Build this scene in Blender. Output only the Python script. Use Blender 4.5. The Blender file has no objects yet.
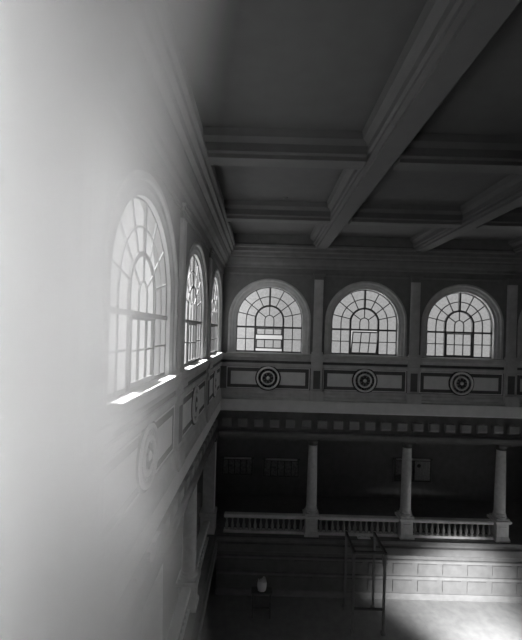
import bpy, bmesh, math, random
from math import pi, sin, cos, radians
from mathutils import Vector
random.seed(7)
sc = bpy.context.scene

# ------------------------------------------------------------------ measures
S = 4.40                 # one bay of the hall, metres
K = S / 96.5             # wall module
D = 17.2                 # face of the back wall
E = 12.4                 # eye height above the hall floor
XL = -40.4 * K             # face of the left wall
XR = -41 * K + 4 * S     # face of the right wall
YR = D - 5 * S           # rear wall behind the camera
def zz(p): return E - p * K
ZB = zz(-82)             # underside of the ceiling beams
ZC = zz(-95)             # coffer ceiling

# ------------------------------------------------------------------ camera
cam = bpy.data.cameras.new('camera'); co = bpy.data.objects.new('camera', cam)
sc.collection.objects.link(co); sc.camera = co
cam.sensor_fit = 'VERTICAL'; cam.sensor_height = 36; cam.sensor_width = 36
cam.lens = 377 / 640 * 36
cam.shift_y = 12 / 640; cam.shift_x = -1 / 640
cam.clip_start = 0.05; cam.clip_end = 300
co.location = (0, 0, E); co.rotation_euler = (radians(90), radians(-1.6), 0)

# ------------------------------------------------------------------ sky
w = bpy.data.worlds.new('sky'); sc.world = w; w.use_nodes = True
nt = w.node_tree; nt.nodes.clear()
tc = nt.nodes.new('ShaderNodeTexCoord'); sx = nt.nodes.new('ShaderNodeSeparateXYZ')
mr = nt.nodes.new('ShaderNodeMapRange'); bgn = nt.nodes.new('ShaderNodeBackground'); ow = nt.nodes.new('ShaderNodeOutputWorld')
nt.links.new(tc.outputs['Generated'], sx.inputs[0]); nt.links.new(sx.outputs['X'], mr.inputs['Value'])
mr.inputs['From Min'].default_value = -0.40; mr.inputs['From Max'].default_value = 0.05
mr.inputs['To Min'].default_value = 1.9; mr.inputs['To Max'].default_value = 0.62
bgn.inputs['Color'].default_value = (1, 1, 1, 1)
nt.links.new(mr.outputs[0], bgn.inputs['Strength']); nt.links.new(bgn.outputs[0], ow.inputs['Surface'])

# ------------------------------------------------------------------ lamps
def spot(name, loc, target, energy, size, blend, radius):
    l = bpy.data.lights.new(name, 'SPOT'); l.energy = energy; l.spot_size = radians(size); l.spot_blend = blend
    l.shadow_soft_size = radius
    o = bpy.data.objects.new(name, l); sc.collection.objects.link(o); o.location = loc
    o.rotation_euler = (Vector(target) - Vector(loc)).to_track_quat('-Z', 'Y').to_euler()
    return o
sl = bpy.data.lights.new('sun', 'SUN'); sl.energy = 135.0; sl.angle = radians(2)
so = bpy.data.objects.new('sun', sl); sc.collection.objects.link(so); so.location = (-20, 5, 25)
so.rotation_euler = Vector((1, 0.0, -.64)).to_track_quat('-Z', 'Y').to_euler()
sc.cycles.volume_bounces = 8
spot('added_floor_spot', (10.2, 11.2, 2.8), (9.3, 17.4, 0.1), 6500, 60, 1.0, 0.3)  # unseen spot added to whiten the floor and ground wall at lower right
sc.view_settings.view_transform = 'Standard'; sc.view_settings.look = 'None'
sc.view_settings.gamma = 1; sc.view_settings.exposure = 0; sc.view_settings.use_curve_mapping = False

# ------------------------------------------------------------------ materials
def mat(name, v, rough=0.65, var=0.12, scale=3.0, metal=0.0, spec=0.3, bump=0.0):
    m = bpy.data.materials.new(name); m.use_nodes = True
    n = m.node_tree.nodes; l = m.node_tree.links; b = n['Principled BSDF']
    t = n.new('ShaderNodeTexCoord'); no = n.new('ShaderNodeTexNoise'); r = n.new('ShaderNodeValToRGB')
    no.inputs['Scale'].default_value = scale; no.inputs['Detail'].default_value = 5
    l.new(t.outputs['Object'], no.inputs['Vector']); l.new(no.outputs['Fac'], r.inputs['Fac'])
    a, c = v * (1 - var), v * (1 + var)
    r.color_ramp.elements[0].position = 0.3; r.color_ramp.elements[1].position = 0.7
    r.color_ramp.elements[0].color = (a, a, a, 1); r.color_ramp.elements[1].color = (c, c, c, 1)
    l.new(r.outputs['Color'], b.inputs['Base Color'])
    b.inputs['Roughness'].default_value = rough; b.inputs['Metallic'].default_value = metal
    b.inputs['Specular IOR Level'].default_value = spec
    if bump:
        bp = n.new('ShaderNodeBump'); bp.inputs['Strength'].default_value = bump
        l.new(no.outputs['Fac'], bp.inputs['Height']); l.new(bp.outputs[0], b.inputs['Normal'])
    return m
M = dict(
    wall=mat('wall_paint', 0.19), trim=mat('trim_paint', 0.52), panel=mat('panel_paint', 0.78, var=0.06), ground=mat('ground_wall_paint', 0.17), disc=mat('medallion_ground', 0.06), rear=mat('rear_wall_paint', 0.10),
    baluster=mat('baluster_stone', 0.40, rough=0.45),
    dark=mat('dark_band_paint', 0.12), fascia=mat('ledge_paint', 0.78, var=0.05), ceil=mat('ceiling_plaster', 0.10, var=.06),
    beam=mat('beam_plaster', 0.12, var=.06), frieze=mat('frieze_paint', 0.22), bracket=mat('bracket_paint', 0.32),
    stone=mat('column_stone', 0.62, rough=0.35, var=0.12, scale=5), marble=mat('marble', 0.72, rough=0.4),
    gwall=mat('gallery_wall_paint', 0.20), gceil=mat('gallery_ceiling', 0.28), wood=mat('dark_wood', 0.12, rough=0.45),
    floor=mat('hall_floor', 0.32, rough=0.5), bar=mat('window_bar_paint', 0.12, rough=0.5), paper=mat('white_paper', 0.92, var=0.03),
    frame=mat('picture_frame', 0.28, rough=0.4), board=mat('display_board', 0.28, var=0.5, scale=9), sheet=mat('pale_sheet', 0.55, var=0.25, scale=12),
    dim=mat('dim_print', 0.12, var=0.6, scale=14))
def glass():
    m = bpy.data.materials.new('obscured_glass'); m.use_nodes = True
    n = m.node_tree.nodes; l = m.node_tree.links; n.clear()
    o = n.new('ShaderNodeOutputMaterial'); mx = n.new('ShaderNodeMixShader'); t = n.new('ShaderNodeBsdfTransparent'); g = n.new('ShaderNodeBsdfGlossy')
    tcn = n.new('ShaderNodeTexCoord'); no = n.new('ShaderNodeTexNoise'); r = n.new('ShaderNodeValToRGB')
    no.inputs['Scale'].default_value = 9; no.inputs['Detail'].default_value = 3
    l.new(tcn.outputs['Object'], no.inputs['Vector']); l.new(no.outputs['Fac'], r.inputs['Fac'])
    r.color_ramp.elements[0].position = .3; r.color_ramp.elements[1].position = .7
    r.color_ramp.elements[0].color = (.58, .58, .58, 1); r.color_ramp.elements[1].color = (.66, .66, .66, 1)
    l.new(r.outputs['Color'], t.inputs['Color']); g.inputs['Roughness'].default_value = .25
    mx.inputs['Fac'].default_value = .03
    l.new(t.outputs[0], mx.inputs[1]); l.new(g.outputs[0], mx.inputs[2]); l.new(mx.outputs[0], o.inputs['Surface'])
    return m
M['glass'] = glass()

# ------------------------------------------------------------------ mesh builder
class MB:
    def __init__(s): s.v = []; s.f = []
    def add(s, vs, fs):
        b = len(s.v); s.v += [tuple(x) for x in vs]; s.f += [tuple(b + i for i in f) for f in fs]; return s
    def box(s, x0, x1, y0, y1, z0, z1):
        vs = [(x, y, z) for z in (z0, z1) for y in (y0, y1) for x in (x0, x1)]
        return s.add(vs, [(0, 2, 3, 1), (4, 5, 7, 6), (0, 1, 5, 4), (2, 6, 7, 3), (0, 4, 6, 2), (1, 3, 7, 5)])
    def prism(s, poly, y0, y1):                       # poly in (x, z), extruded along y
        n = len(poly); vs = [(x, y0, z) for x, z in poly] + [(x, y1, z) for x, z in poly]
        return s.add(vs, [tuple(range(n)), tuple(range(2 * n - 1, n - 1, -1))] + [(i, i + n, (i + 1) % n + n, (i + 1) % n) for i in range(n)])
    def run(s, prof, x0, x1):                         # prof in (y, z), extruded along x
        n = len(prof); vs = [(x0, y, z) for y, z in prof] + [(x1, y, z) for y, z in prof]
        return s.add(vs, [tuple(range(n)), tuple(range(2 * n - 1, n - 1, -1))] + [(i, i + n, (i + 1) % n + n, (i + 1) % n) for i in range(n)])
    def strip(s, pts, wd, y0, y1, closed=False):      # flat bar of width wd along a polyline in (x, z)
        n = len(pts); L = []; R = []
        for i, (x, z) in enumerate(pts):
            a = pts[max(i - 1, 0)]; b = pts[min(i + 1, n - 1)]
            t = Vector((b[0] - a[0], b[1] - a[1])).normalized()
            L.append((x - t.y * wd / 2, z + t.x * wd / 2)); R.append((x + t.y * wd / 2, z - t.x * wd / 2))
        vs = []
        for (a, b) in zip(L, R): vs += [(a[0], y0, a[1]), (b[0], y0, b[1]), (b[0], y1, b[1]), (a[0], y1, a[1])]
        fs = [(0, 1, 2, 3), tuple(4 * (n - 1) + k for k in (3, 2, 1, 0))]
        for i in range(n - 1):
            for k in range(4):
                fs.append((4 * i + k, 4 * i + (k + 1) % 4, 4 * i + 4 + (k + 1) % 4, 4 * i + 4 + k))
        return s.add(vs, fs)
    def lathe(s, prof, seg=24, c=(0, 0, 0), axis='Z'):  # prof in (r, h)
        n = len(prof); vs = []
        for r, h in prof:
            for k in range(seg):
                a = 2 * pi * k / seg
                q = (r * cos(a), r * sin(a), h) if axis == 'Z' else (r * cos(a), h, r * sin(a))
                vs.append((q[0] + c[0], q[1] + c[1], q[2] + c[2]))
        fs = [(i * seg + k, i * seg + (k + 1) % seg, (i + 1) * seg + (k + 1) % seg, (i + 1) * seg + k) for i in range(n - 1) for k in range(seg)]
        fs += [tuple(range(seg)), tuple((n - 1) * seg + k for k in range(seg))]
        return s.add(vs, fs)
    def build(s, name, m, parent=None, smooth=False, loc=None, rz=0.0):
        me = bpy.data.meshes.new(name); me.from_pydata(s.v, [], s.f)
        bm = bmesh.new(); bm.from_mesh(me); bmesh.ops.recalc_face_normals(bm, faces=bm.faces[:]); bm.to_mesh(me); bm.free()
        me.materials.append(m)
        if smooth:
            for p in me.polygons: p.use_smooth = True
            me.set_sharp_from_angle(angle=radians(35))
        o = bpy.data.objects.new(name, me); sc.collection.objects.link(o)
        if parent: o.parent = parent
        if loc: o.location = loc
        o.rotation_euler.z = rz
        return o
def tag(o, label=None, cat=None, group=None, kind=None):
    if label: o['label'] = label
    if cat: o['category'] = cat
    if group: o['group'] = group
    if kind: o['kind'] = kind
    return o
def thing(name, label, cat, loc, rz=0.0, group=None):
    o = bpy.data.objects.new(name, None); sc.collection.objects.link(o); o.location = loc; o.rotation_euler.z = rz
    o.empty_display_size = .2
    return tag(o, label, cat, group)
def dup(root, loc, rz, label):
    r = root.copy(); sc.collection.objects.link(r); r.location = loc; r.rotation_euler.z = rz; r['label'] = label
    for ch in list(root.children):
        c = ch.copy(); sc.collection.objects.link(c); c.parent = r
        for g in list(ch.children):
            d = g.copy(); sc.collection.objects.link(d); d.parent = c
    return r
def arc(r, a0, a1, n, cx=0, cz=0):
    return [(cx + r * cos(radians(a0 + (a1 - a0) * i / n)), cz + r * sin(radians(a0 + (a1 - a0) * i / n))) for i in range(n + 1)]

# the two window walls share one frame: x along the wall, y into the wall, z up
SIDES = {
    'back': dict(loc=(0, D, 0), rz=0.0, c=[(7.25 * K + S * i) for i in range(4)], lines=[-41 * K + S * i for i in range(5)], u0=XL, u1=XR),
    'left': dict(loc=(XL, 0, 0), rz=pi / 2, c=[D - S * (i + .5) for i in range(5)], lines=[D - S * i for i in range(6)], u0=YR, u1=D),
}
def at(side, u, d, z):
    return (u, D + d, z) if side == 'back' else (XL - d, u, z)
ZS = zz(-12.5)           # springing of the arches
ZSILL = zz(22)
RO = 41 * K              # outer radius of the arch surround

# ------------------------------------------------------------------ structure: floors, ceiling, outer walls
G = 4.5                  # depth of the galleries
T = 0.45
MB().box(XL - G - .3, XR + .3, YR - .3, D + G + .3, -.3, 0).build('floor', M['floor'])['kind'] = 'structure'
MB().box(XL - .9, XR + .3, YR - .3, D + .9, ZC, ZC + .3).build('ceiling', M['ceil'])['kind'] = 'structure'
MB().box(XR, XR + .3, YR, D + G, 0, ZC).build('wall_right', M['rear'])['kind'] = 'structure'
MB().box(XL - G, XR, YR - .3, YR, 0, ZC).build('wall_rear', M['rear'])['kind'] = 'structure'
MB().box(XL - G, XR, D + G, D + G + .3, 0, zz(90)).build('wall_gallery_back', M['gwall'])['kind'] = 'structure'
MB().box(XL - G - .3, XL - G, YR, D + G, 0, zz(90)).build('wall_gallery_left', M['gwall'])['kind'] = 'structure'
g = MB(); g.box(XL - G, XR, D + .95, D + G, zz(106), zz(90)); g.box(XL - G, XL - .95, YR, D + .95, zz(106), zz(90))
g.build('ceiling_gallery', M['gceil'])['kind'] = 'structure'
g = MB(); g.box(XL - G, XR, D + .05, D + G, zz(218), zz(205)); g.box(XL - G, XL - .05, YR, D + .05, zz(218), zz(205))
gf = g.build('floor_gallery', M['frieze']); gf['kind'] = 'structure'
def gallery_edge(side):
    q = SIDES[side]; u0, u1 = q['u0'], q['u1']
    m = MB(); m.run([(.05, zz(205)), (-.05, zz(205)), (-.05, zz(207)), (0, zz(208.5)), (0, zz(210.5)), (-.1, zz(211.5)), (-.1, zz(218)), (-.04, zz(219.5)), (.05, zz(220))], u0, u1)
    o = m.build('trim_gallery_' + side, M['ground'], loc=q['loc'], rz=q['rz']); o['kind'] = 'structure'
    # ground storey wall under the gallery edge
    m = MB(); m.box(u0, u1, .6, .8, 0, zz(218))
    o = m.build('wall_ground_' + side, M['ground'], loc=q['loc'], rz=q['rz']); o['kind'] = 'structure'
    for name, p0, p1, dd in (('dado_rail', 231, 233.5, .1), ('dado_band', 248, 250.5, .08), ('baseboard', 266, 272, .06)):
        MB().run([(.6, zz(p1)), (.6 - dd, zz(p1)), (.6 - dd, zz(p0 + .8)), (.6 - dd * .6, zz(p0)), (.6, zz(p0))], u0, u1).build(name, M['frieze'], o)
    m = MB()
    n = int((u1 - u0) / 1.1)
    for i in range(n):
        a = u0 + (i + .12) * (u1 - u0) / n; b = u0 + (i + .88) * (u1 - u0) / n
        m.box(a, b, .57, .6, zz(246), zz(235.5))
        m.box(a, b, .57, .6, zz(264), zz(252.5))
    m.build('wall_panelling', M['ground'], o)
for sd in SIDES: gallery_edge(sd)

# ------------------------------------------------------------------ window walls
def window_wall(side):
    q = SIDES[side]; u0, u1 = q['u0'], q['u1']
    if side == 'left': u1 = D + T
    m = MB(); top = ZC
    xs = u0
    for c in sorted(q['c']):
        m.box(xs, c - RO, 0, T, ZSILL, top); xs = c + RO
        A = arc(RO, 180, 0, 32, c, ZS)
        m.box(c - RO, c - RO + 1e-4, 0, T, ZSILL, top)
        for a, b in zip(A, A[1:]): m.prism([a, b, (b[0], top), (a[0], top)], 0, T)
    m.box(xs, u1, 0, T, ZSILL, top)
    m.box(u0, u1, 0, T, zz(79), ZSILL)
    wall = m.build('wall_' + side, M['wall'], loc=q['loc'], rz=q['rz']); wall['kind'] = 'structure'
    u1 = q['u1']
    # cornice under the ceiling
    def prof(pts): return [(d, zz(p)) for d, p in pts]
    MB().run(prof([(0, -57), (-.04, -57), (-.06, -58.5), (-.05, -60), (-.05, -64), (-.12, -65), (-.14, -67), (-.24, -69), (-.3, -72.5), (-.3, -74), (-.4, -75), (-.42, -78),
                   (-.5, -79), (-.5, -82), (-.56, -83), (-.56, -85), (-.5, -86.5), (-.46, -95), (0, -95)]), u0, u1).build('cornice', M['wall'], wall)
    # sill ledge, bands and skirting of the panel zone
    MB().run(prof([(0, 22), (-.16, 22), (-.2, 22.8), (-.2, 25), (-.14, 26.2), (-.1, 28), (0, 28.5)]), u0, u1).build('sill_ledge', M['trim'], wall)
    MB().run(prof([(0, 28.5), (-.02, 28.5), (-.02, 31), (0, 31)]), u0, u1).build('dark_band', M['dark'], wall)
    MB().run(prof([(0, 31), (-.1, 31), (-.1, 32.5), (-.06, 34.5), (0, 35)]), u0, u1).build('panel_moulding', M['trim'], wall)
    MB().run(prof([(0, 57), (-.05, 57), (-.07, 59.5), (-.1, 60.5), (-.1, 63), (-.14, 64.5), (-.14, 66), (-.2, 67), (0, 67)]), u0, u1).build('skirting_moulding', M['trim'], wall)
    MB().run(prof([(0, 67), (-.12, 67), (-.12, 78), (-.08, 79), (0, 79)]), u0, u1).build('fascia', M['fascia'], wall)
    pn, fr = MB(), MB()
    for c in q['c']:
        a, b = c - 41.5 * K, c + 41.5 * K
        fr.box(a, b, -.012, 0, zz(56.5), zz(35.3))
        for (x0, x1) in ((a + 4.3 * K, c - 9.5 * K), (c + 9.5 * K, b - 4.3 * K)):
            pn.box(x0, x1, -.03, -.012, zz(52.5), zz(39.5))
        for z0, z1 in ((zz(56.5), zz(55.7)), (zz(36), zz(35.2))): pn.box(a, b, -.03, -.012, z0, z1)
        for x0 in (a, b - .8 * K): pn.box(x0, x0 + .8 * K, -.03, -.012, zz(56.5), zz(35.2))
    fr.build('panel_frame', M['dark'], wall); pn.build('panel', M['panel'], wall)
    if side == 'left':
        for ch in wall.children:
            if ch.name.split('.')[0] != 'cornice': ch.scale.y = .6
    # entablature below
    MB().box(u0 - (.4 if side == 'back' else 0), q['u1'] if side == 'back' else D + .95, .3, .95, zz(101), zz(79)).build('frieze', M['frieze'], wall)
    MB().run(prof([(.95, 107), (.1, 107), (.1, 104.5), (.04, 104), (.04, 101.5), (.1, 100.5), (.3, 100.5), (.95, 100.5)]), u0, q['u1'] if side == 'back' else D + .95).build('architrave', M['wall'], wall)
    bm = None
    n = int(round((u1 - u0) / (S / 6)))
    for i in range(n):
        u = (q['lines'][0] if side == 'back' else q['lines'][-1]) + (i + .5) * S / 6
        if u - .25 < u0: continue
        if bm is None:
            mb = MB(); mb.run([(.3, zz(97)), (.1, zz(96)), (.05, zz(94)), (.05, zz(88)), (.3, zz(88))], -4.5 * K, 4.5 * K)
            o = mb.build('bracket', M['bracket'], wall); bm = o
        else:
            o = bm.copy(); sc.collection.objects.link(o); o.parent = wall
        o.location.x = u
    return wall
walls = {s: window_wall(s) for s in SIDES}

# ------------------------------------------------------------------ windows
def make_window(n, side, c, label, sash='closed'):
    R = .36 if side == 'left' else .85
    q = SIDES[side]
    root = thing('window_%d' % n, label, 'window', at(side, c, 0, ZSILL), q['rz']); root['kind'] = 'structure'
    sp = ZS - ZSILL; top = lambda p: zz(p) - ZSILL
    # moulded surround
    prof = [(41.3, .01), (41, -.05), (39.8, -.07), (38.8, -.05), (38.3, .02), (37, .05), (36.3, .05), (35.8, .1), (34.2, .14), (33.6, .14), (33.2, .34)]
    path = [(-1, 0, 0)] + [(cos(radians(a)), sin(radians(a)), sp) for a in [180 - i * 180 / 40 for i in range(41)]] + [(1, 0, 0)]
    m = MB(); np_ = len(prof)
    vs = [(dx * r * K, d * (R if d > 0 else .7), z0 + dz * r * K) for dx, dz, z0 in path for r, d in prof]
    m.add(vs, [(i * np_ + k, i * np_ + k + 1, (i + 1) * np_ + k + 1, (i + 1) * np_ + k) for i in range(len(path) - 1) for k in range(np_ - 1)])
    m.build('arch_surround', M['trim'], root, smooth=True)
    # sill
    MB().run([(.34 * R, .0), (-.24 * (R + .15), -.02), (-.26 * (R + .15), .03), (-.24 * (R + .15), .055), (.34 * R, .075)], -42 * K, 42 * K).build('window_sill', M['trim'], root)
    # fixed frame: outer ring, thick bars
    o_ = .345 * R - .345; y0, y1 = (.29 + o_, .40 + o_) if side == 'back' else (.330 + o_, .362 + o_)
    def line(a, b): return [a, b]
    fr = MB()
    fr.strip([(-36.9 * K, 0)] + arc(36.9 * K, 180, 0, 40, 0, sp) + [(36.9 * K, 0)], 8.8 * K, y0 + .02, y1)
    fr.box(-34 * K, 34 * K, y0 + .02, y1, .06, 1.6 * K + .06)
    fr.build('window_frame', M['bar'], root)
    th = MB(); zt = top(-5)
    th.box(-33 * K, 33 * K, y0 - .01, y1, zt - .9 * K, zt + .9 * K)
    for sgn in (-1, 1): th.box(sgn * 14.2 * K - .9 * K, sgn * 14.2 * K + .9 * K, y0, y1, .06, sp)
    th.strip(arc(14.2 * K, 180, 0, 28, 0, sp), 1.8 * K, y0, y1)
    th.box(-.9 * K, .9 * K, y0, y1, sp + 14 * K, sp + 33 * K)
    th.build('mullion', M['bar'], root)
    mu = MB(); b0, b1, mw = (.31 + o_ if side == 'back' else .334 + o_), .358 + o_, (.85 if side == 'back' else .7) * K
    mu.strip(arc(23.5 * K, 180, 0, 32, 0, sp), mw, b0, b1)
    for sgn in (-1, 1):
        mu.box(sgn * 23.7 * K - mw / 2, sgn * 23.7 * K + mw / 2, b0, b1, .06, sp)
        mu.box(min(sgn * 14, sgn * 33) * K, max(sgn * 14, sgn * 33) * K, b0, b1, top(7) - mw / 2, top(7) + mw / 2)
    for i in range(7):
        if i == 3: continue
        a = radians(12.86 + 25.71 * i)
        mu.strip([(14.5 * K * cos(a), sp + 14.5 * K * sin(a)), (33 * K * cos(a), sp + 33 * K * sin(a))], mw, b0, b1)
    mu.strip([(-4.6 * K, zt)] + arc(4.6 * K, 180, 0, 14, 0, sp) + [(4.6 * K, zt)], mw, b0, b1)
    for a in (36, 90, 144):
        a = radians(a); mu.strip([(4.6 * K * cos(a), sp + 4.6 * K * sin(a)), (14 * K * cos(a), sp + 14 * K * sin(a))], mw, b0, b1)
    mu.build('muntin', M['bar'], root)
    # panes
    gl = MB(); yg = .345 * R
    def sheet(poly): gl.add([(x, yg, z) for x, z in poly], [tuple(range(len(poly)))])
    sheet([(33 * K, zt)] + arc(33 * K, 0, 180, 40, 0, sp) + [(-33 * K, zt)])
    sheet([(-33 * K, .06), (-14.2 * K, .06), (-14.2 * K, zt), (-33 * K, zt)])
    sheet([(14.2 * K, .06), (33 * K, .06), (33 * K, zt), (14.2 * K, zt)])
    pa = gl.build('panes', M['glass'], root)
    # centre sash, hinged along its foot
    zf = .06 + 1.6 * K; hh = zt - 1.0 * K - zf; hw = 13.2 * K
    def make_sash(nm, h, cols, rows, piv, tilt):
        s_ = MB(); sw = 1.0 * K
        s_.box(-hw, hw, -.025, .025, 0, sw); s_.box(-hw, hw, -.025, .025, h - sw, h)
        for sg in (-1, 1): s_.box(sg * (hw - sw / 2) - sw / 2, sg * (hw - sw / 2) + sw / 2, -.025, .025, sw, h - sw)
        for k in range(1, cols): x = -hw + 2 * hw * k / cols; s_.box(x - mw / 2, x + mw / 2, -.02, .02, sw, h - sw)
        for k in range(1, rows): z = h * k / rows; s_.box(-hw, hw, -.02, .02, z - mw / 2, z + mw / 2)
        o = s_.build('sash', M['bar'], root, loc=(0, .345 * R, piv)); o.rotation_euler.x = tilt
        p = MB(); p.add([(-hw, 0, .01), (hw, 0, .01), (hw, 0, h - .01), (-hw, 0, h - .01)], [(0, 1, 2, 3)])
        p.build('sash_pane', M['glass'], o)
        return o
    if sash == 'closed': make_sash('sash', hh, 3, 2, zf, 0)
    elif sash == 'tilted': make_sash('sash', hh, 3, 2, zf, radians(17))
    elif sash == 'dropped':
        make_sash('sash', hh * .30, 3, 1, zf + hh * .70, 0)
        make_sash('sash', hh * .42, 3, 1, zf + hh * .11, radians(9))
    return root
W = [
    ('back', 0, 'arched back wall window nearest the corner, its centre sash dropped open', 'dropped'),
    ('back', 1, 'arched back wall window with its centre sash tilted into the hall', 'tilted'),
    ('back', 2, 'arched back wall window at the right with all panes closed', 'closed'),
    ('back', 3, 'arched back wall window cut off by the right edge of view', 'closed'),
    ('left', 0, 'narrowest looking arched window of the left wall, beside the far corner', 'closed'),
    ('left', 1, 'middle arched window of the three on the left wall', 'closed'),
    ('left', 2, 'largest looking arched window on the left wall, in strong light', 'closed'),
    ('left', 3, 'arched window on the left wall seen only as a bright sliver', 'closed'),
    ('left', 4, 'arched window on the left wall behind the viewpoint', 'closed'),
]
for n, (sd, i, lab, sa) in enumerate(W): make_window(n + 1, sd, SIDES[sd]['c'][i], lab, sa)

# ------------------------------------------------------------------ ceiling beams
n_trim = [0]
def trim(m, mt, loc=None, rz=0):
    n_trim[0] += 1
    o = m.build('trim_%d' % n_trim[0], mt, loc=loc, rz=rz); o['kind'] = 'structure'; return o
BP = [(-.22, ZB), (.22, ZB), (.22, ZB + .07), (.31, ZB + .10), (.31, ZB + .17), (.36, ZB + .2), (.36, ZB + .34), (.42, ZB + .40), (.48, ZB + .44), (.52, ZC),
      (-.52, ZC), (-.48, ZB + .44), (-.42, ZB + .40), (-.36, ZB + .34), (-.36, ZB + .2), (-.31, ZB + .17), (-.31, ZB + .1), (-.22, ZB + .07)]
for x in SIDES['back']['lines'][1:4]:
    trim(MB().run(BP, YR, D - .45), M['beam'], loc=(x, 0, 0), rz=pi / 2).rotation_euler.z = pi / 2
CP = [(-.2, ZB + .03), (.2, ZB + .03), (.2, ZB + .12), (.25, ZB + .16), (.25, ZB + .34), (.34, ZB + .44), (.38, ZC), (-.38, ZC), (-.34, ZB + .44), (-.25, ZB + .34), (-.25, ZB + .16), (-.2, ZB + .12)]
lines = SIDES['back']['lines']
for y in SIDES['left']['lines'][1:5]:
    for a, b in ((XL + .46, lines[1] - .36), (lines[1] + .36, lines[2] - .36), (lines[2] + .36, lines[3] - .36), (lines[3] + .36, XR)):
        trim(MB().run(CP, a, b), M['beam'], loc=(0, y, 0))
MB().lathe([(.02, 0), (.06, .015), (.08, .05)], 16).build('ceiling_hook_plate', M['beam'], loc=(.63, 12.1, ZC - .05)).name = 'ceiling_rose'
tag(bpy.data.objects['ceiling_rose'], 'small round ceiling rose in the coffer above the left windows', 'ceiling rose')

# ------------------------------------------------------------------ haze bank added to whiten the left wall, no part of the hall
def haze():
    HX, HY, HS, HD = -1.6, 1.6, .53, 9.5      # centre, spread and density of the bank
    m = bpy.data.materials.new('added_haze_volume'); m.use_nodes = True
    n = m.node_tree.nodes; l = m.node_tree.links; n.clear()
    o = n.new('ShaderNodeOutputMaterial'); v = n.new('ShaderNodeVolumeScatter'); tcn = n.new('ShaderNodeTexCoord'); mp = n.new('ShaderNodeVectorMath')
    mp.operation = 'MULTIPLY'; mp.inputs[1].default_value = (1, 1, 0)
    ln = n.new('ShaderNodeVectorMath'); ln.operation = 'LENGTH'
    l.new(tcn.outputs['Object'], mp.inputs[0]); l.new(mp.outputs[0], ln.inputs[0])
    def op(k, a, b):
        q = n.new('ShaderNodeMath'); q.operation = k
        for i_, x in enumerate((a, b)):
            if hasattr(x, 'links'): l.new(x, q.inputs[i_])
            else: q.inputs[i_].default_value = x
        return q.outputs[0]
    d2 = op('POWER', ln.outputs['Value'], 2.0)
    sp_ = n.new('ShaderNodeSeparateXYZ'); l.new(tcn.outputs['Object'], sp_.inputs[0])
    dz = op('SUBTRACT', sp_.outputs['Z'], 12.3)                       # the bank swells towards its top and foot
    sg = op('ADD', op('MULTIPLY', op('MULTIPLY', dz, dz), .018), HS)
    e = op('EXPONENT', op('DIVIDE', op('MULTIPLY', d2, -.5), op('MULTIPLY', sg, sg)), 0.0)
    l.new(op('MULTIPLY', op('MAXIMUM', op('SUBTRACT', e, .04), 0.0), HD), v.inputs['Density'])
    v.inputs['Color'].default_value = (1, 1, 1, 1); v.inputs['Anisotropy'].default_value = 0.0
    l.new(v.outputs[0], o.inputs['Volume'])
    mb = MB().box(XL + .01 - HX, -.06 - HX, .05 - HY, 3.9 - HY, 9.0, ZB)
    ob = mb.build('window_haze', m, loc=(HX, HY, 0))
    tag(ob, 'added white haze bank veiling the left wall nearest the viewer', 'haze', None, 'stuff')
haze()

# ------------------------------------------------------------------ pilasters
def make_pilaster(loc, rz, label):
    r = thing('pilaster', label, 'pilaster', loc, rz, 'pilasters between the arched windows')
    z = lambda p: zz(p) - zz(67)
    m = MB(); m.box(-4.4 * K, 4.4 * K, -.12, 0, z(22), z(-55)); m.build('shaft', M['trim'], r)
    m = MB()
    m.box(-3.0 * K, 3.0 * K, -.135, -.12, z(18), z(-50)); m.build('shaft_panel', M['trim'], r)
    m = MB()
    for a, p0, p1, d in ((5.0, -55, -53.5, .15), (4.6, -57, -55, .13), (5.4, -58.5, -57, .18), (6.2, -60, -58.5, .24)): m.box(-a * K, a * K, -d, 0, z(p1), z(p0))
    m.build('capital', M['wall'], r)
    m = MB()
    for a, p0, p1, d in ((5.4, 18.5, 20, .17), (5.8, 20, 24, .24), (6.8, 24, 28, .30)): m.box(-a * K, a * K, -d, 0, z(p1), z(p0))
    m.build('base', M['trim'], r)
    m = MB(); m.box(-5.6 * K, 5.6 * K, -.15, 0, z(57), z(28)); m.box(-6.9 * K, 6.9 * K, -.26, 0, z(67), z(57)); m.box(-6.3 * K, 6.3 * K, -.22, 0, z(34), z(31)); m.build('pedestal', M['trim'], r)
    m = MB(); m.box(-3.4 * K, 3.4 * K, -.165, -.15, z(55), z(37)); m.build('pedestal_panel', M['dark'], r)
    return r
PL = [('back', 1, 'pilaster on the back wall between the dropped sash and tilted sash windows'),
      ('back', 2, 'pilaster on the back wall between the tilted sash and closed windows'),
      ('back', 3, 'pilaster on the back wall at the right edge of view'),
      ('left', 1, 'pilaster on the left wall nearest the far corner'),
      ('left', 2, 'pilaster on the left wall beside the largest looking window, on its far side'),
      ('left', 3, 'brightly lit pilaster on the left wall, nearest the viewer')]
p0 = None
for sd, i, lab in PL:
    l = at(sd, SIDES[sd]['lines'][i], 0, zz(67)); rz = SIDES[sd]['rz']
    if p0 is None: p0 = make_pilaster(l, rz, lab)
    else: dup(p0, l, rz, lab).scale.y = .55 if sd == "left" else 1

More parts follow.
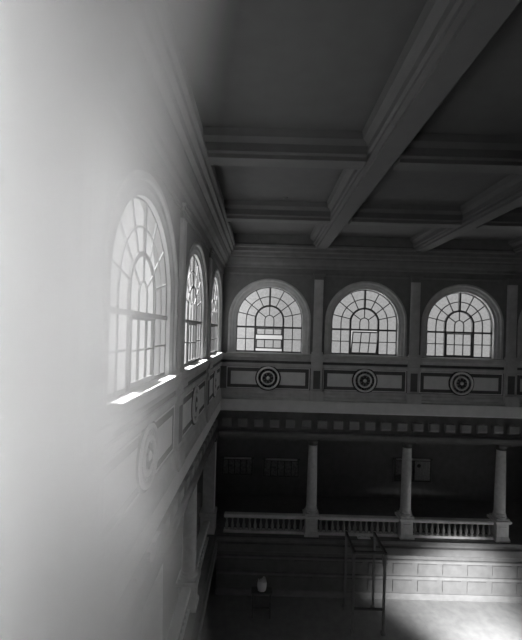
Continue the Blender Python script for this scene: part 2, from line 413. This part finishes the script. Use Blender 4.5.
# ------------------------------------------------------------------ medallions
def make_medallion(loc, rz, label):
    r = thing('medallion', label, 'medallion', loc, rz, 'round medallions under the windows')
    k = K
    MB().lathe([(12.8 * k, -.012), (12.8 * k, -.05), (12.2 * k, -.07), (0.1, -.07)], 40, axis='Y').build('back_disc', M['disc'], r, smooth=True)
    def ring(a, b, h, nm, mt):
        MB().lathe([(a * k, -.07), (a * k, -.07 - h * .6), ((a * .75 + b * .25) * k, -.07 - h), ((a * .25 + b * .75) * k, -.07 - h), (b * k, -.07 - h * .6), (b * k, -.07)], 40, axis='Y').build(nm, mt, r, smooth=True)
    ring(9.5, 11.5, .06, 'outer_ring', M['panel']); ring(5.4, 7.2, .06, 'inner_ring', M['panel'])
    m = MB()
    for i in range(8):
        a = 2 * pi * i / 8; c, s = cos(a), sin(a)
        pts = [(1.2, 0, .03), (2.6, 1.15, .05), (4.6, .7, .03), (5.0, 0, .02), (4.6, -.7, .03), (2.6, -1.15, .05)]
        vs = [((x * c - y * s) * k, -.07 - h, (x * s + y * c) * k) for x, y, h in pts] + [((x * c - y * s) * k, -.07, (x * s + y * c) * k) for x, y, h in pts]
        m.add(vs, [(0, 1, 2, 3, 4, 5)] + [(j, (j + 1) % 6, (j + 1) % 6 + 6, j + 6) for j in range(6)])
    m.build('rosette', M['dark'], r)
    MB().lathe([(1.9 * k, -.07), (1.8 * k, -.11), (1.2 * k, -.15), (.3 * k, -.165)], 20, axis='Y').build('boss', M['panel'], r, smooth=True)
    return r
ML = [('back', 0, 'round ringed medallion under the back wall window with the dropped sash'),
      ('back', 1, 'round ringed medallion under the back wall window with the tilted sash'),
      ('back', 2, 'round ringed medallion under the closed back wall window at the right'),
      ('left', 0, 'medallion on the left wall nearest the far corner, seen edge on'),
      ('left', 1, 'medallion under the middle arched window of the left wall'),
      ('left', 2, 'brightly lit medallion under the largest looking left wall window')]
p0 = None
for sd, i, lab in ML:
    l = at(sd, SIDES[sd]['c'][i], 0, zz(45.7)); rz = SIDES[sd]['rz']
    if p0 is None: p0 = make_medallion(l, rz, lab)
    else: dup(p0, l, rz, lab).scale.y = .55 if sd == "left" else 1

# ------------------------------------------------------------------ gallery columns, pedestals, balustrades
CD = .42
def make_pedestal(loc, rz, label):
    r = thing('pedestal', label, 'pedestal', loc, rz, 'pedestals along the gallery balustrade')
    z = lambda p: zz(p) - zz(205)
    m = MB(); m.box(-7 * K, 7 * K, -7 * K, 7 * K, z(187), z(186)); m.box(-8 * K, 8 * K, -8 * K, 8 * K, z(186), z(184)); m.build('cap', M['marble'], r)
    m = MB(); a, b = 6 * K, 6.2 * K
    m.add([(s1 * h, s2 * h, zc) for h, zc in ((6 * K, z(187)), (6 * K, z(200)), (7.2 * K, z(203)), (7.2 * K, z(205))) for s1, s2 in ((-1, -1), (1, -1), (1, 1), (-1, 1))],
          [(0, 1, 2, 3), (12, 13, 14, 15)] + [(4 * i + j, 4 * i + (j + 1) % 4, 4 * i + 4 + (j + 1) % 4, 4 * i + 4 + j) for i in range(3) for j in range(4)])
    m.build('die', M['stone'], r)
    m = MB(); m.box(-4 * K, 4 * K, -6 * K - .02, -6 * K, z(198), z(190)); m.build('die_panel', M['stone'], r)
    return r
def make_column(loc, rz, label):
    r = thing('column', label, 'column', loc, rz, 'round columns carrying the window walls')
    z = lambda p: zz(p) - zz(184)
    k = K
    m = MB(); m.box(-6.6 * k, 6.6 * k, -6.6 * k, 6.6 * k, 0, z(182)); m.lathe([(6.4 * k, z(182)), (6.6 * k, z(181.2)), (6.4 * k, z(180.3)), (5.8 * k, z(180)), (5.6 * k, z(179.4)), (5.9 * k, z(178.6)), (5.7 * k, z(177.8)), (5.3 * k, z(177.4))], 28)
    m.build('base', M['stone'], r, smooth=True)
    m = MB(); n = 12
    m.lathe([((5.2 - .9 * (i / n) ** 1.6) * k, z(177.4 - i * (177.4 - 114) / n)) for i in range(n + 1)], 28); m.build('shaft', M['stone'], r, smooth=True)
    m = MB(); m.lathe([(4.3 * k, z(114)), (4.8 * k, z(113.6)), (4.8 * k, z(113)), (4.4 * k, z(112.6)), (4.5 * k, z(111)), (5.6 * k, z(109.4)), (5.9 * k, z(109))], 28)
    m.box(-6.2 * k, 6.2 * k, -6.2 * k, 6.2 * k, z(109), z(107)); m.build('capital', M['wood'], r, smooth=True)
    return r
CL = [('back', 1, 'column at the back gallery, under the pilaster nearest the corner', 'the left of the two round back gallery columns'),
      ('back', 2, 'right hand column at the back gallery, in front of the framed board', 'column in front of the framed board'),
      ('back', 3, 'column at the right edge of view on the back gallery', 'column at the right edge of view'),
      ('left', 1, 'left gallery column nearest the far corner', 'left gallery column nearest the far corner'),
      ('left', 2, 'left gallery column further forward, in bright light', 'brightly lit left gallery column'),
      ]
c0 = q0 = None
for sd, i, lab, short in CL:
    u = SIDES[sd]['lines'][i]; rz = SIDES[sd]['rz']
    lc, lp = at(sd, u, CD, zz(184)), at(sd, u, CD, zz(205))
    pl = 'stone pedestal with flared foot under ' + short.replace('column in', 'the column in').replace('column at', 'the column at')
    if c0 is None: c0 = make_column(lc, rz, lab); q0 = make_pedestal(lp, rz, pl)
    else: dup(c0, lc, rz, lab); dup(q0, lp, rz, pl)
# square corner pier
r = thing('corner_pier', 'dark square pier standing in the corner of the two galleries', 'pier', (XL - CD, D + CD, zz(205)))
z = lambda p: zz(p) - zz(205)
MB().box(-.26, .26, -.26, .26, z(184), z(112)).build('shaft', M['stone'], r)
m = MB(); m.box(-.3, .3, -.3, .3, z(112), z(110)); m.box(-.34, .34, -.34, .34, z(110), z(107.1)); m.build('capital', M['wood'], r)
m = MB(); m.box(-.33, .33, -.33, .33, 0, z(187)); m.box(-.37, .37, -.37, .37, z(187), z(184)); m.build('pedestal', M['stone'], r)

def make_balustrade(loc, rz, label):
    r = thing('balustrade', label, 'balustrade', loc, rz, 'balustrades of the upper gallery')
    z = lambda p: zz(p) - zz(205); L = S / 2 - 7.4 * K
    m = MB(); m.run([(-.12, z(189.6)), (-.16, z(188.8)), (-.16, z(187)), (-.12, z(186.2)), (.12, z(186.2)), (.16, z(187)), (.16, z(188.8)), (.12, z(189.6))], -L + .02, L - .02); m.build('handrail', M['marble'], r)
    MB().box(-L, L, -.13, .13, 0, z(202.4)).build('bottom_rail', M['marble'], r)
    n = 14; first = None
    for i in range(n):
        x = -L + (i + .5) * 2 * L / n
        if first is None:
            m = MB(); h = z(189.6) - z(202.4); rr = 1.75 * K
            m.lathe([(rr * a, h * b) for a, b in ((1, 0), (1, .08), (.55, .1), (.7, .16), (1, .28), (.95, .38), (.6, .56), (.42, .74), (.45, .82), (.7, .85), (.45, .88), (1, .92), (1, 1))], 12)
            first = o = m.build('baluster', M['baluster'], r, smooth=True)
        else:
            o = first.copy(); sc.collection.objects.link(o); o.parent = r
        o.location = (x, 0, z(202.4))
    return r
BL = [('back', 0, 'balustrade on the back gallery between the corner pier and the first column'),
      ('back', 1, 'balustrade on the back gallery between the two round columns, behind the open frame'),
      ('back', 2, 'pale balustrade on the back gallery right of the column with the framed board'),
      ('left', 0, 'balustrade on the left gallery running from the corner pier toward the viewer'),
      ('left', 1, 'brightly lit nearer balustrade on the left gallery')]
b0 = None
for sd, i, lab in BL:
    l = at(sd, SIDES[sd]['c'][i], CD, zz(205)); rz = SIDES[sd]['rz']
    if b0 is None: b0 = make_balustrade(l, rz, lab)
    else: dup(b0, l, rz, lab)

# ------------------------------------------------------------------ boards on the back gallery wall
def gp(x, y):                       # a spot on the gallery's far wall
    f = (D + G) / D
    xr = x + .028 * (y - 332) - 262; yr = y - .028 * (x - 262) - 332
    return xr * K * f, E - yr * K * f
def board(name, label, cat, x0, x1, y0, y1, inner):
    a, b = gp(x0, y1), gp(x1, y0); wd, h = b[0] - a[0], b[1] - a[1]
    r = thing(name, label, cat, ((a[0] + b[0]) / 2, D + G, a[1]))
    MB().box(-wd / 2, wd / 2, -.06, 0, 0, h).build('backing', M['dim'], r)
    m = MB(); t = .07
    for q in ((-wd / 2, wd / 2, 0, t), (-wd / 2, -wd / 2 + t, t, h - t), (wd / 2 - t, wd / 2, t, h - t)): m.box(q[0], q[1], -.1, -.06, q[2], q[3])
    m.build('frame', M['frieze'], r)
    MB().run([(-.06, h - .08), (-.2, h - .05), (-.22, h + .02), (-.06, h + .02)], -wd * .42, wd * .42).build('top_moulding', M['marble'], r)
    inner(r, wd, h)
    return r
def cells(r, wd, h):
    m = MB(); n = 5
    for i in range(n):
        a = -wd / 2 + .1 + i * (wd - .2) / n
        m.box(a + .03, a + (wd - .2) / n - .03, -.075, -.06, .12, h - .14)
    m.build('inset_panel', M['board'], r)
board('transom_panel', 'dim panel with pale top edge on the gallery wall nearest the corner', 'wall panel', 221, 254, 457.5, 475, cells)
board('transom_panel', 'dim panel with pale top edge left of the first gallery column', 'wall panel', 262, 300, 459, 477, cells)
def sheets(r, wd, h):
    MB().box(wd * .06, wd * .44, -.085, -.06, h * .12, h * .9).build('pale_sheet', M['sheet'], r)
    MB().box(-wd * .42, -wd * .02, -.08, -.06, h * .34, h * .88).build('dark_sheet', M['board'], r)
    MB().lathe([(.001, -.1), (.08, -.1), (.11, -.085), (.11, -.06)], 16, c=(wd * .16, 0, h * .72), axis='Y').build('round_seal', M['dark'], r)
board('display_board', 'framed board with a pale sheet hanging behind the right hand column', 'display board', 392, 432, 459, 482, sheets)

# ------------------------------------------------------------------ hall floor: open frame, bench, paper
r = thing('post_frame', 'slender open frame of posts and rails standing against the gallery edge', 'frame', (4.72, 16.35, 0))
zt_ = E - 8.96; hw, hd = .64, .72
f0 = None
for sx_, sy_ in ((-1, -1), (1, -1), (-1, 1), (1, 1)):
    m = MB(); m.box(-.045, .045, -.045, .045, 0, zt_ - .08); m.box(-.08, .08, -.08, .08, 0, .12); m.box(-.06, .06, -.06, .06, zt_ - .2, zt_ - .08)
    m.build('post', M['frieze'], r, loc=(sx_ * hw, sy_ * hd, 0))
for sx_ in (-1, 1):
    MB().box(sx_ * hw - .05, sx_ * hw + .05, -hd - .1, hd + .1, zt_ - .08, zt_).build('side_rail', M['bar'], r)
    m = MB(); m.strip([(-hd, zt_ - .9), (-hd + .55, zt_ - .1)], .05, sx_ * hw - .02, sx_ * hw + .02)
    m.v = [(y, x, z) for x, y, z in m.v]; m.build('brace', M['frieze'], r)
MB().box(-hw + .05, hw - .05, -hd - .04, -hd + .04, zt_ - .09, zt_ - .01).build('front_rail', M['bar'], r)
MB().box(-hw + .05, hw - .05, -hd - .03, -hd + .03, 1.0, 1.08).build('middle_rail', M['bar'], r)

def crumple(name, label, cat, loc, pts, mt):
    m = MB(); n = len(pts[0][1])
    vs = [(x, y, z) for z, ring in pts for x, y in ring] if not isinstance(pts[0][0], tuple) else []
    m.add(vs, [tuple(range(n))] + [(i * n + k, i * n + (k + 1) % n, (i + 1) * n + (k + 1) % n, (i + 1) * n + k) for i in range(len(pts) - 1) for k in range(n)])
    o = m.build(name, mt, loc=loc); return tag(o, label, cat)
# bench with the torn white bag on it
r = thing('side_table', 'small dark side table under the torn white paper bag', 'table', (.3, 16.5, 0))
bh = 1.11
MB().box(-.45, .45, -.2, .2, bh - .06, bh).build('table_top', M['wood'], r)
for a in (-.38, .38):
    for b in (-.15, .15): MB().box(a - .04, a + .04, b - .04, b + .04, 0, bh - .06).build('leg', M['wood'], r)
MB().box(-.38, .38, -.02, .02, .3, .36).build('stretcher', M['wood'], r)
rings = []
N = 16
for lv, (h, sc_) in enumerate(((0, .86), (.08, .95), (.22, 1.0), (.34, .97), (.44, .8))):
    ring = []
    for k in range(N):
        a = 2 * pi * k / N; rr = sc_ * (1 + random.uniform(-.05, .05))
        x = .21 * rr * cos(a) * (1 if cos(a) > 0 else .95); y = .15 * rr * sin(a)
        ring.append((x, y))
    rings.append((h, ring))
m = MB(); vs = []
for lv, (h, ring) in enumerate(rings):
    for k, (x, y) in enumerate(ring):
        hz = h
        if lv >= 3: hz = h + (.1 if k in (1, 2, 3) else .05 if k in (7, 8) else random.uniform(-.07, .0)) * (1 if lv == 4 else .4)
        vs.append((x, y, hz))
m.add(vs, [tuple(range(N))] + [(i * N + k, i * N + (k + 1) % N, (i + 1) * N + (k + 1) % N, (i + 1) * N + k) for i in range(len(rings) - 1) for k in range(N)])
tag(m.build('paper_bag', M['paper'], loc=(.3, 16.5, bh)), 'torn white paper bag with jagged top standing on the small dark side table', 'paper bag')
# crumpled paper on the gallery edge
m = MB(); vs = []; n1, n2 = 9, 5
for i in range(n1):
    for j in range(n2):
        e = max(abs(i / (n1 - 1) - .5), abs(j / (n2 - 1) - .5)) * 2
        vs.append(((i / (n1 - 1) - .5) * .6, (j / (n2 - 1) - .5) * .22, .012 + (1 - e) * .16 * random.uniform(.4, 1.2)))
nv = len(vs); vs += [(x, y, 0) for x, y, z_ in vs]
fs = [(i * n2 + j, i * n2 + j + 1, (i + 1) * n2 + j + 1, (i + 1) * n2 + j) for i in range(n1 - 1) for j in range(n2 - 1)]
fs += [tuple(nv + k for k in f) for f in fs]
edge = [i * n2 for i in range(n1)] + [(n1 - 1) * n2 + j for j in range(1, n2)] + [i * n2 + n2 - 1 for i in range(n1 - 2, -1, -1)] + [j for j in range(n2 - 2, 0, -1)]
fs += [(a, b, b + nv, a + nv) for a, b in zip(edge, edge[1:] + edge[:1])]
m.add(vs, fs)
tag(m.build('crumpled_cloth', M['paper'], loc=(4.95, D + .17, zz(205))), 'small pale crumpled cloth lying on the gallery edge before the balusters', 'cloth')
